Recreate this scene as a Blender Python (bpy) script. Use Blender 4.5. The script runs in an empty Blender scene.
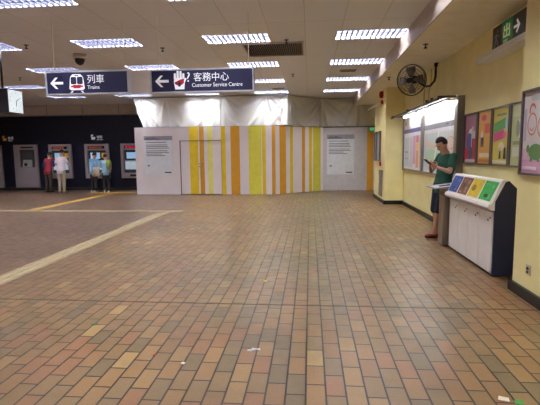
import bpy, bmesh, math, random
from mathutils import Vector, Matrix
random.seed(7)
sc = bpy.context.scene
COL = sc.collection
# ---------------------------------------------------------------- camera
cam = bpy.data.cameras.new('camera'); camo = bpy.data.objects.new('camera', cam); COL.objects.link(camo)
cam.sensor_width = 36; cam.lens = 437 * 36 / 540; cam.clip_start = .05; cam.clip_end = 100
right = Vector((0.99583477, 0.09055448, -0.01062984))
down = Vector((-0.00020837, -0.11432503, -0.99344338))
fwd = Vector((-0.09117600, 0.98930767, -0.11382997))
mat = Matrix((right, -down, -fwd)).transposed().to_4x4(); mat.translation = Vector((0, 0, 1.5))
camo.matrix_world = mat; sc.camera = camo
# ---------------------------------------------------------------- world, exposure
w = bpy.data.worlds.new('world'); sc.world = w; w.use_nodes = True
bg = w.node_tree.nodes['Background'] if 'Background' in w.node_tree.nodes else w.node_tree.nodes.new('ShaderNodeBackground')
bg.inputs[0].default_value = (.9, .95, 1, 1); bg.inputs[1].default_value = .03
if 'World Output' not in w.node_tree.nodes:
    wo = w.node_tree.nodes.new('ShaderNodeOutputWorld'); w.node_tree.links.new(bg.outputs[0], wo.inputs[0])
sc.view_settings.view_transform = 'Standard'; sc.view_settings.look = 'None'
sc.view_settings.exposure = 0.13; sc.view_settings.gamma = 1; sc.view_settings.use_curve_mapping = False
LAMP = 84.0          # radiance of the ceiling fluorescents
CASE_LAMP = 75.0      # map case strip lamps
# ---------------------------------------------------------------- materials
def lin(c):
    return tuple(((x/255)/12.92 if x/255 <= .04045 else ((x/255+.055)/1.055)**2.4) for x in c) + (1,)
MATS = {}
def M(name, rgb, rough=.6, metal=0, var=.06, scale=6, emit=0, spec=.4, coat=0, bump=0, stretch=None):
    if name in MATS: return MATS[name]
    m = bpy.data.materials.new(name); m.use_nodes = True; nt = m.node_tree; N = nt.nodes; L = nt.links
    b = N['Principled BSDF']; c = lin(rgb)
    b.inputs['Roughness'].default_value = rough; b.inputs['Metallic'].default_value = metal
    b.inputs['Specular IOR Level'].default_value = spec; b.inputs['Coat Weight'].default_value = coat
    tc = N.new('ShaderNodeTexCoord'); nz = N.new('ShaderNodeTexNoise'); nz.inputs['Scale'].default_value = scale
    nz.inputs['Detail'].default_value = 4
    if stretch:
        mp = N.new('ShaderNodeMapping'); mp.inputs['Scale'].default_value = stretch
        L.new(tc.outputs['Object'], mp.inputs[0]); L.new(mp.outputs[0], nz.inputs[0])
    else: L.new(tc.outputs['Object'], nz.inputs[0])
    r = N.new('ShaderNodeValToRGB'); r.color_ramp.elements[0].position = .3; r.color_ramp.elements[1].position = .7
    r.color_ramp.elements[0].color = tuple(x*(1-var) for x in c[:3]) + (1,)
    r.color_ramp.elements[1].color = tuple(min(1, x*(1+var)) for x in c[:3]) + (1,)
    L.new(nz.outputs[0], r.inputs[0]); L.new(r.outputs[0], b.inputs['Base Color'])
    if emit:
        L.new(r.outputs[0], b.inputs['Emission Color']); b.inputs['Emission Strength'].default_value = emit
    if bump:
        bp = N.new('ShaderNodeBump'); bp.inputs['Strength'].default_value = bump; bp.inputs['Distance'].default_value = .01
        L.new(nz.outputs[0], bp.inputs['Height']); L.new(bp.outputs[0], b.inputs['Normal'])
    MATS[name] = m; return m

def floor_mat():
    m = bpy.data.materials.new('quarry_tile'); m.use_nodes = True; nt = m.node_tree; N = nt.nodes; L = nt.links
    b = N['Principled BSDF']; tc = N.new('ShaderNodeTexCoord')
    def node(t, **k):
        n = N.new(t)
        for a, v in k.items(): setattr(n, a, v)
        return n
    def noise(scale, sc3=None, detail=4):
        nz = N.new('ShaderNodeTexNoise'); nz.inputs['Scale'].default_value = scale; nz.inputs['Detail'].default_value = detail
        if sc3:
            mp = N.new('ShaderNodeMapping'); mp.inputs['Scale'].default_value = sc3
            L.new(tc.outputs['Object'], mp.inputs[0]); L.new(mp.outputs[0], nz.inputs[0])
        else: L.new(tc.outputs['Object'], nz.inputs[0])
        return nz.outputs[0]
    def ramp(src, stops, interp='LINEAR'):
        r = N.new('ShaderNodeValToRGB'); cr = r.color_ramp; cr.interpolation = interp
        while len(cr.elements) > 1: cr.elements.remove(cr.elements[0])
        cr.elements[0].position = stops[0][0]; cr.elements[0].color = stops[0][1]
        for p, c in stops[1:]: e = cr.elements.new(p); e.color = c
        L.new(src, r.inputs[0]); return r.outputs[0]
    def mix(fac, a, c, mode='MIX'):
        x = node('ShaderNodeMix', data_type='RGBA', blend_type=mode)
        if hasattr(fac, 'links'): L.new(fac, x.inputs[0])
        else: x.inputs[0].default_value = fac
        for s, i in ((a, 6), (c, 7)):
            if hasattr(s, 'links'): L.new(s, x.inputs[i])
            else: x.inputs[i].default_value = s
        return x.outputs[2]
    def g(v): return (v, v, v, 1)
    mp = N.new('ShaderNodeMapping'); mp.inputs['Rotation'].default_value = (0, 0, math.pi/2)
    mp.inputs['Location'].default_value = (50.07, 25.127, 0)
    L.new(tc.outputs['Object'], mp.inputs[0])
    br = N.new('ShaderNodeTexBrick'); L.new(mp.outputs[0], br.inputs[0])
    br.inputs['Color1'].default_value = g(0); br.inputs['Color2'].default_value = g(1); br.inputs['Mortar'].default_value = g(.5)
    br.inputs['Scale'].default_value = 1; br.inputs['Brick Width'].default_value = .25; br.inputs['Row Height'].default_value = .1255
    br.inputs['Mortar Size'].default_value = .0065; br.inputs['Mortar Smooth'].default_value = .15
    tile = ramp(br.outputs['Color'], [(0, lin((112, 94, 66))), (.1, lin((128, 102, 66))), (.3, lin((137, 105, 66))), (.5, lin((128, 97, 62))),
        (.62, lin((143, 113, 70))), (.74, lin((136, 98, 66))), (.86, lin((122, 100, 69))), (.95, lin((158, 129, 80))), (.98, lin((142, 101, 68)))], 'CONSTANT')
    smooth = ramp(br.outputs['Color'], [(0, lin((108, 84, 66))), (1, lin((122, 94, 72)))])
    # x position masks: the worn grey path in the middle, floor sheen painted into its tint, and the duller floor left of the tactile strip
    sx = N.new('ShaderNodeSeparateXYZ'); L.new(tc.outputs['Object'], sx.inputs[0])
    mr = N.new('ShaderNodeMapRange'); mr.inputs[1].default_value = -3.0; mr.inputs[2].default_value = -4.2
    L.new(sx.outputs[0], mr.inputs[0])
    col = mix(mr.outputs[0], tile, smooth)
    m1 = N.new('ShaderNodeMapRange'); m1.inputs[1].default_value = -1.9; m1.inputs[2].default_value = 0.0; L.new(sx.outputs[0], m1.inputs[0])
    m2 = N.new('ShaderNodeMapRange'); m2.inputs[1].default_value = 1.3; m2.inputs[2].default_value = .45; L.new(sx.outputs[0], m2.inputs[0])
    m3 = N.new('ShaderNodeMapRange'); m3.inputs[1].default_value = 2.6; m3.inputs[2].default_value = 6.0; L.new(sx.outputs[1], m3.inputs[0])
    def mul(a, c):
        x = node('ShaderNodeMath', operation='MULTIPLY'); L.new(a, x.inputs[0])
        if hasattr(c, 'links'): L.new(c, x.inputs[1])
        else: x.inputs[1].default_value = c
        return x.outputs[0]
    wn = ramp(noise(1.3, (1, .5, 1)), [(.36, g(.25)), (.62, g(1))])
    wear_sheen = mul(mul(mul(m1.outputs[0], m2.outputs[0]), m3.outputs[0]), wn)
    col = mix(mul(wear_sheen, .8), col, lin((104, 99, 70)))
    blot = ramp(noise(.9), [(.38, g(.74)), (.62, g(1.0))])
    col = mix(1, col, blot, 'MULTIPLY')
    fine = ramp(noise(60), [(.3, g(.9)), (.7, g(1.08))])
    col = mix(1, col, fine, 'MULTIPLY')
    spots = ramp(noise(5), [(.6, g(0)), (.68, g(1))])
    col = mix(mul(spots, .25), col, lin((112, 104, 92)))
    mcol = mix(mr.outputs[0], lin((30, 27, 24)), lin((72, 58, 48)))
    col = mix(br.outputs['Fac'], col, mcol)
    L.new(col, b.inputs['Base Color'])
    rr = ramp(noise(8), [(.3, g(.28)), (.7, g(.42))]); L.new(rr, b.inputs['Roughness'])
    b.inputs['Specular IOR Level'].default_value = .45
    bp = N.new('ShaderNodeBump'); bp.inputs['Strength'].default_value = .5; bp.inputs['Distance'].default_value = .004; bp.invert = True
    L.new(br.outputs['Fac'], bp.inputs['Height']); L.new(bp.outputs[0], b.inputs['Normal'])
    return m

def ceiling_mat():
    m = bpy.data.materials.new('metal_pan_ceiling'); m.use_nodes = True; nt = m.node_tree; N = nt.nodes; L = nt.links
    b = N['Principled BSDF']; tc = N.new('ShaderNodeTexCoord')
    mp = N.new('ShaderNodeMapping'); mp.inputs['Location'].default_value = (-.5, 0, 0)
    mp.inputs['Rotation'].default_value = (0, 0, math.pi/2); mp.inputs['Location'].default_value = (0, -.528, 0)
    L.new(tc.outputs['Object'], mp.inputs[0])
    br = N.new('ShaderNodeTexBrick'); L.new(mp.outputs[0], br.inputs[0])
    br.offset = 0
    br.inputs['Color1'].default_value = lin((222, 221, 224)); br.inputs['Color2'].default_value = lin((227, 226, 228))
    br.inputs['Mortar'].default_value = lin((196, 186, 178)); br.inputs['Scale'].default_value = 1
    br.inputs['Brick Width'].default_value = 2.4; br.inputs['Row Height'].default_value = .6117
    br.inputs['Mortar Size'].default_value = .006
    L.new(br.outputs[0], b.inputs['Base Color']); b.inputs['Roughness'].default_value = .42; b.inputs['Metallic'].default_value = .0
    return m

# ---------------------------------------------------------------- mesh builder
class MB:
    def __init__(s): s.v = []; s.f = []; s.m = []; s.mats = []; s.sm = []
    def mi(s, mt):
        if mt not in s.mats: s.mats.append(mt)
        return s.mats.index(mt)
    def add(s, vs, fs, mt, smooth=False):
        o = len(s.v); s.v += [Vector(p) for p in vs]; k = s.mi(mt)
        for f in fs: s.f.append([i+o for i in f]); s.m.append(k); s.sm.append(smooth)
        return s
    def box(s, a, b, mt):
        x0, x1 = sorted((a[0], b[0])); y0, y1 = sorted((a[1], b[1])); z0, z1 = sorted((a[2], b[2]))
        return s.add([(x0,y0,z0),(x1,y0,z0),(x1,y1,z0),(x0,y1,z0),(x0,y0,z1),(x1,y0,z1),(x1,y1,z1),(x0,y1,z1)],
                     [(0,3,2,1),(4,5,6,7),(0,1,5,4),(1,2,6,5),(2,3,7,6),(3,0,4,7)], mt)
    def prism(s, pts, fn, d0, d1, mt, smooth=False):   # polygon pts (u,v) through fn(u,v,d)
        n = len(pts); vs = [fn(u, v, d0) for u, v in pts] + [fn(u, v, d1) for u, v in pts]
        fs = [list(range(n))[::-1], list(range(n, 2*n))] + [(i, (i+1) % n, (i+1) % n+n, i+n) for i in range(n)]
        return s.add(vs, fs, mt, smooth)
    def cyl(s, p, q, r, mt, seg=12, r2=None, smooth=True):
        p = Vector(p); q = Vector(q); r2 = r if r2 is None else r2; d = (q-p).normalized()
        a = d.orthogonal().normalized(); b = d.cross(a)
        vs = [p+(a*math.cos(t)+b*math.sin(t))*r for t in [2*math.pi*i/seg for i in range(seg)]]
        vs += [q+(a*math.cos(t)+b*math.sin(t))*r2 for t in [2*math.pi*i/seg for i in range(seg)]]
        s.add(vs, [(i, (i+1) % seg, (i+1) % seg+seg, i+seg) for i in range(seg)], mt, smooth)
        o = len(s.v)-2*seg; k = s.mi(mt)
        s.f += [[o+i for i in range(seg)][::-1], [o+seg+i for i in range(seg)]]; s.m += [k, k]; s.sm += [False, False]
        return s
    def sph(s, c, r, mt, seg=12, rings=8, fn=None):
        c = Vector(c); r = (r, r, r) if not hasattr(r, '__len__') else r
        vs = [(0,0,1)]
        for i in range(1, rings):
            th = math.pi*i/rings
            for j in range(seg):
                ph = 2*math.pi*j/seg; vs.append((math.sin(th)*math.cos(ph), math.sin(th)*math.sin(ph), math.cos(th)))
        vs.append((0,0,-1)); n = len(vs)
        fs = [(0, 1+j, 1+(j+1) % seg) for j in range(seg)]
        for i in range(rings-2):
            for j in range(seg):
                a = 1+i*seg+j; b = 1+i*seg+(j+1) % seg; fs.append((a, a+seg, b+seg, b))
        fs += [(n-1, n-1-seg+(j+1) % seg, n-1-seg+j) for j in range(seg)]
        out = []
        for x, y, z in vs:
            p = Vector((x*r[0], y*r[1], z*r[2]))
            if fn: p = fn(p, (x, y, z))
            out.append(c+p)
        return s.add(out, fs, mt, True)
    def tube(s, pts, rad, mt, seg=8):
        for i, p in enumerate(pts):
            r = rad[i] if hasattr(rad, '__len__') else rad
            s.sph(p, r, mt, seg, max(5, seg//2+1))
            if i: s.cyl(pts[i-1], p, rad[i-1] if hasattr(rad, '__len__') else rad, mt, seg, r)
        return s
    def pipe(s, pts, r, mt, seg=8):     # bent pipe, one skin
        pts = [Vector(p) for p in pts]; rings = []
        d = (pts[1]-pts[0]).normalized(); a = d.orthogonal().normalized()
        for i, p in enumerate(pts):
            t = (pts[min(i+1, len(pts)-1)]-pts[max(i-1, 0)]).normalized(); a = (a-t*a.dot(t)).normalized(); b = t.cross(a)
            rings.append([p+(a*math.cos(2*math.pi*k/seg)+b*math.sin(2*math.pi*k/seg))*r for k in range(seg)])
        vs = [v for q in rings for v in q]; n = len(rings)
        fs = [(i*seg+k, i*seg+(k+1) % seg, (i+1)*seg+(k+1) % seg, (i+1)*seg+k) for i in range(n-1) for k in range(seg)]
        fs += [list(range(seg))[::-1], [(n-1)*seg+k for k in range(seg)]]
        return s.add(vs, fs, mt, True)
    def loft(s, rings, mt, seg=20, sq=1.0):   # rings: (centre, rx, ry)
        vs = []
        for c, rx, ry in rings:
            for k in range(seg):
                t = 2*math.pi*k/seg; cx, sx = math.cos(t), math.sin(t)
                vs.append((c[0]+rx*math.copysign(abs(cx)**sq, cx), c[1]+ry*math.copysign(abs(sx)**sq, sx), c[2]))
        n = len(rings)
        fs = [(i*seg+k, i*seg+(k+1) % seg, (i+1)*seg+(k+1) % seg, (i+1)*seg+k) for i in range(n-1) for k in range(seg)]
        fs += [list(range(seg))[::-1], [(n-1)*seg+k for k in range(seg)]]
        return s.add(vs, fs, mt, True)
    def mesh(s, name, off=Vector((0,0,0))):
        me = bpy.data.meshes.new(name); me.from_pydata([tuple(v-off) for v in s.v], [], s.f)
        for m_ in s.mats: me.materials.append(m_)
        me.polygons.foreach_set('material_index', s.m); me.polygons.foreach_set('use_smooth', s.sm); me.update(); return me
    def build(s, name, parent=None, world=True, bevel=0, **tags):
        if parent:
            off = parent.location if world else Vector((0,0,0))
            if world and parent.parent: off = off + parent.parent.location
        else:
            xs = [v.x for v in s.v]; ys = [v.y for v in s.v]; zs = [v.z for v in s.v]
            off = Vector(((min(xs)+max(xs))/2, (min(ys)+max(ys))/2, min(zs))) if world else Vector((0,0,0))
        me = s.mesh(name, off); o = bpy.data.objects.new(name, me); COL.objects.link(o)
        if parent: o.parent = parent
        else: o.location = off
        if bevel:
            bv = o.modifiers.new('bevel', 'BEVEL'); bv.width = bevel; bv.segments = 2; bv.limit_method = 'ANGLE'
        for k, v in tags.items(): o[k] = v
        return o
def thing(name, label, cat, loc=(0,0,0), rz=0, group=None):
    o = bpy.data.objects.new(name, None); COL.objects.link(o); o.location = loc; o.rotation_euler = (0,0,rz)
    o.empty_display_size = .1; o['label'] = label; o['category'] = cat
    if group: o['group'] = group
    return o
def tag(o, label, cat, group=None):
    o['label'] = label; o['category'] = cat
    if group: o['group'] = group
    return o
def struct(mb, name, **k):
    o = mb.build(name, world=False, **k); o['kind'] = 'structure'; return o
def copy_tree(o, parent=None):
    c = o.copy(); COL.objects.link(c)
    if parent: c.parent = parent
    for ch in list(o.children): copy_tree(ch, c)
    return c
def text(name, s, parent, loc, size, mt, face='front', align='LEFT', bold=0, sx=1):
    cu = bpy.data.curves.new('txt', 'FONT'); cu.body = s; cu.size = size; cu.extrude = .0015; cu.align_x = align
    cu.offset = bold; cu.materials.append(mt)
    q = bpy.data.objects.new('txt', cu); COL.objects.link(q)
    dg = bpy.context.evaluated_depsgraph_get(); dg.update()
    me = bpy.data.meshes.new_from_object(q.evaluated_get(dg)); bpy.data.objects.remove(q)
    R = Matrix.Rotation(math.pi/2, 4, 'X') @ Matrix.Scale(sx, 4, (1,0,0))
    if face == 'left': R = Matrix.Rotation(-math.pi/2, 4, 'Z') @ R
    if face == 'right': R = Matrix.Rotation(math.pi/2, 4, 'Z') @ R
    off = Vector(loc) - (parent.location if parent else Vector((0,0,0)))
    me.transform(Matrix.Translation(off) @ R)
    o = bpy.data.objects.new(name, me); COL.objects.link(o); o.parent = parent; return o

# common materials
yellow = M('yellow_paint', (244, 232, 168), .55, var=.05, scale=3)
black = M('black_skirting', (24, 24, 26), .35)
white = M('white_enamel', (226, 226, 222), .35, var=.03)
offwh = M('off_white_laminate', (206, 198, 196), .45, var=.03)
navy = M('navy_panel', (24, 25, 44), .4, var=.08)
signnavy = M('sign_navy', (34, 34, 66), .4)
signwhite = M('sign_white', (240, 242, 245), .5, emit=.15)
steel = M('brushed_steel', (150, 145, 140), .38, .8, var=.1, scale=20, stretch=(1, 1, .05))
dsteel = M('dark_steel', (84, 80, 76), .45, .6)
grey = M('machine_grey', (160, 148, 150), .5, .1)
dgrey = M('machine_dark_grey', (70, 64, 64), .5, .2)
blackp = M('black_plastic', (18, 18, 20), .4)
red = M('red_plastic', (190, 24, 30), .4)
beige = M('beige_panel', (204, 192, 180), .5)
# ================================================================ SETTING
FZ, CZ, SZ = 0.0, 3.55, 3.25
WX, PX, BX = 2.62, 2.17, 1.65
fb = MB(); fb.add([(-16,-5,0),(3.2,-5,0),(3.2,18,0),(-16,18,0)], [(0,1,2,3)], floor_mat())
struct(fb, 'floor')
# ceiling with openings where lights are let in
ROWS = [-1.5, .9, 3.3, 5.75, 8.12, 10.48, 12.87, 15.2]; COLX = [1.05, -1.32, -3.76, -6.21, -8.65, -11.1]
xs = sorted({-16, BX} | {round(c+s*.6, 4) for c in COLX for s in (-1, 1)})
ys = sorted({-5, 18} | {round(r+s*.3, 4) for r in ROWS for s in (-1, 1)})
cm = ceiling_mat(); cb = MB()
for i in range(len(xs)-1):
    for j in range(len(ys)-1):
        cx, cy = (xs[i]+xs[i+1])/2, (ys[j]+ys[j+1])/2
        if any(abs(cx-c) < .05 and xs[i+1]-xs[i] > 1.1 and xs[i+1]-xs[i] < 1.25 and abs(cx-c) < .01 for c in COLX) and any(abs(cy-r) < .01 for r in ROWS): continue
        cb.add([(xs[i],ys[j],CZ),(xs[i],ys[j+1],CZ),(xs[i+1],ys[j+1],CZ),(xs[i+1],ys[j],CZ)], [(0,1,2,3)], cm)
struct(cb, 'ceiling')
# lowered soffit at the right and its fascia
sof = M('soffit_paint', (236, 226, 200), .5)
struct(MB().box((BX+.02,-5,SZ), (3.2,18,SZ+.3), sof), 'ceiling_soffit')
struct(MB().box((BX,-5,SZ-.01), (BX+.02,18,CZ), M('fascia', (186, 172, 160), .5)), 'trim_1')
struct(MB().box((WX,-5,0), (WX+.2,18,SZ), yellow), 'wall_right')
struct(MB().box((PX,2.9,0), (WX,4.8,SZ), yellow), 'wall_pier')
struct(MB().box((2.11,12.6,0), (WX,14.7,SZ), yellow), 'wall_pillar')
struct(MB().box((-16,17.7,0), (3.2,17.9,3.12), navy), 'wall_back')
bh = MB().box((-16,17.66,3.12), (1.65,17.9,3.55), beige)
x = -15.65
while x < 1.5: bh.box((x,17.652,3.12), (x+.012,17.66,3.55), M('joint', (90, 80, 72))); x += 1.56
bh.box((-16,17.63,3.10), (1.65,17.66,3.135), M('alu_trim', (150,146,142), .4, .5))
struct(bh, 'trim_2')
struct(MB().box((-16,-5,0), (-15.8,18,3.55), beige), 'wall_left')
struct(MB().box((-16,-5.2,0), (3.2,-5,3.55), beige), 'wall_rear')
sk = MB().box((WX-.03,4.8,0), (WX,12.6,.1), black); struct(sk, 'baseboard_right')
struct(MB().box((PX-.03,2.9,0), (PX,4.83,.11), black).box((PX-.03,4.8,0), (WX-.03,4.83,.11), black), 'baseboard_pier')
struct(MB().box((2.08,12.57,0), (WX,12.6,.11), black).box((2.08,12.57,0), (2.11,14.7,.11), black), 'baseboard_pillar')
struct(MB().box((-15.8,17.6,0), (-6.4,17.7,.12), M('grey_plinth', (52, 46, 46))), 'baseboard_back')
# expansion joint and tactile paving
jm = M('joint_strip', (92, 80, 64), .5, .3)
struct(MB().box((-15.8,4.165,0), (PX-.03,4.18,.002), jm), 'trim_3')
tact = M('tactile_khaki', (150, 132, 98), .55, var=.1, scale=9)
tacty = M('tactile_yellow', (184, 148, 72), .55, var=.12, scale=5)
def tactile(x0, x1, y0, y1, mt, name, ribs='y'):
    b = MB().box((x0,y0,0), (x1,y1,.004), mt)
    if ribs == 'y':
        n = max(3, int((x1-x0)/.075)); q = (x1-x0)/n
        for i in range(n): b.box((x0+q*(i+.25),y0,.004), (x0+q*(i+.7),y1,.008), mt)
    else:
        n = max(3, int((y1-y0)/.075)); q = (y1-y0)/n
        for i in range(n): b.box((x0,y0+q*(i+.25),.004), (x1,y0+q*(i+.7),.008), mt)
    return struct(b, name)
tactile(-3.88, -3.58, .5, 10.9, tact, 'trim_4')
tactile(-15.8, -3.3, 10.9, 11.2, tact, 'trim_5', 'x')
tactile(-7.72, -7.42, 11.2, 16.2, tacty, 'trim_6')
tactile(-8.6, -6.45, 16.2, 16.7, tacty, 'trim_7', 'x')

# ================================================================ CEILING LIGHTS
lampm = bpy.data.materials.new('fluorescent'); lampm.use_nodes = True
lb = lampm.node_tree.nodes['Principled BSDF']; lb.inputs['Base Color'].default_value = (.9,.9,.9,1)
lb.inputs['Emission Color'].default_value = (.93, .95, 1, 1); lb.inputs['Emission Strength'].default_value = LAMP
louv = M('louvre_alu', (42, 42, 60), .5, .1, var=.02)
proto = thing('ceiling_light', '', 'ceiling light', (0,0,CZ), group='recessed louvred ceiling lights')
hb = MB()
hb.box((-.6,-.3,.0), (-.585,.3,.13), M('tray_white', (150, 150, 165), .4)).box((.585,-.3,0), (.6,.3,.13), M('tray_white', (150, 150, 165), .4)).box((-.585,-.3,0), (.585,-.285,.13), M('tray_white', (150, 150, 165), .4)).box((-.585,.285,0), (.585,.3,.13), M('tray_white', (150, 150, 165), .4))
hb.box((-.6,-.3,.13), (.6,.3,.14), M('tray_white', (150, 150, 165), .4)); hb.build('housing', proto, False)
lp = MB()
for yy in (-.19, 0, .19): lp.box((-.575,yy-.03,.066), (.575,yy+.03,.09), lampm)
lp.build('fluorescent_tubes', proto, False)
lv = MB()
for i in range(1, 13):
    X = -.585+1.17*i/13; lv.add([(X-.012,-.285,0),(X+.012,-.285,0),(X+.003,-.285,.054),(X-.003,-.285,.054),(X-.012,.285,0),(X+.012,.285,0),(X+.003,.285,.054),(X-.003,.285,.054)],
        [(0,1,2,3),(7,6,5,4),(0,4,5,1),(1,5,6,2),(2,6,7,3),(3,7,4,0)], louv)
for Y in (-.095, .095): lv.add([(-.585,Y-.016,0),(-.585,Y+.016,0),(-.585,Y+.004,.054),(-.585,Y-.004,.054),(.585,Y-.016,0),(.585,Y+.016,0),(.585,Y+.004,.054),(.585,Y-.004,.054)],
        [(0,3,2,1),(4,5,6,7),(0,1,5,4),(1,2,6,5),(2,3,7,6),(3,0,4,7)], louv)
lv.build('louvre', proto, False)
rown = ['', '', '', 'in the frontmost row', 'in the second row', 'in the third row', 'in the fourth row', 'in the last row before the hanging sheets']
coln = ['touching the right fascia', 'second from the fascia', 'third from the fascia', 'fourth from the fascia', 'fifth from the fascia', 'sixth from the fascia']
first = True
for j, ry in enumerate(ROWS):
    for i, cx in enumerate(COLX):
        if j == 0 and i in (4, 5): continue
        o = proto if first else copy_tree(proto); first = False
        o.location = (cx, ry, CZ)
        if j < 3: o['label'] = 'louvred ceiling light over the near floor, above the viewpoint'
        else: o['label'] = 'louvred ceiling light ' + rown[j] + ', ' + coln[i]

# ---- ceiling fittings
dk = M('sprinkler_dark', (60, 52, 46), .5)
def sprinkler(x, y, z, label):
    t = thing('sprinkler_head', label, 'sprinkler', (x, y, z), group='sprinkler heads')
    MB().cyl((x,y,z-.008), (x,y,z), .045, dk).build('escutcheon', t)
    MB().cyl((x,y,z-.06), (x,y,z-.008), .012, dk, 8).cyl((x,y,z-.07), (x,y,z-.055), .03, dk, 10).build('nozzle', t)
for x, y, z, l in [(-5.3,8.03,CZ,'dark sprinkler head on the ceiling left of the camera dome'),(-2.87,8.6,CZ,'dark sprinkler head on the ceiling above the hand-icon sign'),
        (-.43,8.3,CZ,'dark sprinkler head on the ceiling beside the striped air grille'),(-.45,11.85,CZ,'dark sprinkler head on the ceiling above the hanging sheets, middle'),
        (-7.7,11.3,CZ,'dark sprinkler head on the ceiling above the clock'),(1.9,7.67,SZ,'dark sprinkler head on the soffit above the wall fan'),
        (1.87,10.87,SZ,'dark sprinkler head on the soffit near the yellow pillar')]: sprinkler(x, y, z, l)
t = thing('dome_camera', 'dark dome security camera on the ceiling above the train sign', 'camera', (-4.73, 8.9, CZ))
MB().cyl((-4.73,8.9,CZ-.09), (-4.73,8.9,CZ), .13, beige, 20).build('mount', t)
MB().sph((-4.73,8.9,CZ-.1), (.1,.1,.12), M('smoked_dome', (20,18,18), .1), 16, 10).build('dome', t)
def grille(x0, x1, y0, y1, label, n, group=None):
    t = thing('air_grille', label, 'air vent', ((x0+x1)/2, (y0+y1)/2, CZ), group=group)
    fr = MB()
    for a, b in (((x0,y0,CZ-.025),(x1,y0+.03,CZ)), ((x0,y1-.03,CZ-.025),(x1,y1,CZ)), ((x0,y0,CZ-.025),(x0+.03,y1,CZ)), ((x1-.03,y0,CZ-.025),(x1,y1,CZ))): fr.box(a, b, beige)
    fr.build('frame', t)
    MB().box((x0,y0,CZ-.003), (x1,y1,CZ-.001), M('vent_dark', (28,24,22), .8)).build('backing', t)
    sl = MB()
    for i in range(n):
        u = x0+.03+(x1-x0-.06)*(i+.5)/n; sl.add([(u-.012,y0,CZ-.004),(u-.008,y0,CZ-.004),(u+.014,y0,CZ-.024),(u+.01,y0,CZ-.024),(u-.012,y1,CZ-.004),(u-.008,y1,CZ-.004),(u+.014,y1,CZ-.024),(u+.01,y1,CZ-.024)],
            [(0,1,2,3),(7,6,5,4),(0,4,5,1),(1,5,6,2),(2,6,7,3),(3,7,4,0)], M('slat_brown', (118, 100, 82), .5))
    sl.build('slats', t)
grille(-1.3, -.12, 8.45, 9.55, 'large dark square air grille with fine slats in the middle of the ceiling', 28)
grille(.76, 1.16, 11.4, 11.65, 'small dark air vent between two right-hand ceiling lights', 8)
grille(-1.2, -.8, 14.25, 14.5, 'small dark air vent just before the hanging sheets', 8)

# ================================================================ HANGING SIGNS
def sign(x0, x1, z0, z1, label, kids):
    y0, y1 = 6.6, 6.72
    t = thing('hanging_sign', label, 'sign', ((x0+x1)/2, 6.66, z0), group='navy hanging direction signs')
    MB().box((x0,y0,z0), (x1,y1,z1), signnavy).build('sign_board', t, bevel=.006)
    f = MB(); al = M('sign_rim', (196,198,206), .35, .5)
    for a, b in (((x0-.02,y0-.006,z0-.02),(x1+.02,y1+.006,z0)), ((x0-.02,y0-.006,z1),(x1+.02,y1+.006,z1+.02)), ((x0-.02,y0-.006,z0),(x0,y1+.006,z1)), ((x1,y0-.006,z0),(x1+.02,y1+.006,z1))): f.box(a, b, al)
    f.build('frame', t)
    for hx, hr_ in ((x0+.1, .008 if x0 < -3 else .0025), (x1-.06, .0025 if x0 < -3 else .008)): MB().cyl((hx,6.66,z1+.02), (hx,6.66,CZ), hr_, M('rod', (240,230,210), .5), 8).build('hanger_rod', t)
    F = lambda u, v, d: (x0+u, y0-d, z0+v)
    ar = MB(); c = (z1-z0)/2
    ar.prism([(.055,c),(.14,c+.085),(.18,c+.085),(.12,c+.02),(.265,c+.02),(.265,c-.02),(.12,c-.02),(.18,c-.085),(.14,c-.085)], F, .001, .004, signwhite)
    ar.build('arrow', t); kids(t, x0, y0, z0, F)
    return t
def rrect(x0, y0, x1, y1, r, n=4):
    P = []
    for cx, cy, a in ((x1-r,y1-r,0),(x0+r,y1-r,90),(x0+r,y0+r,180),(x1-r,y0+r,270)):
        for k in range(n+1):
            th = math.radians(a+90*k/n); P.append((cx+r*math.cos(th), cy+r*math.sin(th)))
    return P
def kids_train(t, x0, y0, z0, F):
    i = MB(); o = .36
    i.prism([(o+.0,.07),(o+.02,.24),(o+.06,.285),(o+.19,.285),(o+.23,.24),(o+.25,.07),(o+.22,.045),(o+.03,.045)], F, .001, .004, signwhite)
    for a in (o+.03, o+.131): i.prism(rrect(a, .135, a+.09, .245, .02), F, .004, .006, signnavy)
    i.prism(rrect(o+.095,.255,o+.155,.27,.005), F, .004, .006, signnavy)
    i.prism([(o+.07,.075),(o+.18,.075),(o+.19,.125),(o+.06,.125)], F, .004, .006, M('sign_red', (190,30,44), .5))
    for a in (o+.03, o+.185): i.prism(rrect(a,.09,a+.035,.115,.008), F, .004, .006, M('sign_red', (190,30,44)))
    i.prism([(o+.04,.035),(o+.07,.035),(o+.04,.005),(o+.01,.005)], F, .001, .004, signwhite).prism([(o+.18,.035),(o+.21,.035),(o+.24,.005),(o+.21,.005)], F, .001, .004, signwhite)
    i.build('train_icon', t)
    text('chinese_text', '列車', t, (x0+.645,y0-.001,z0+.155), .142, signwhite)
    text('english_text', 'Trains', t, (x0+.65,y0-.001,z0+.06), .078, signwhite)
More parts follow.
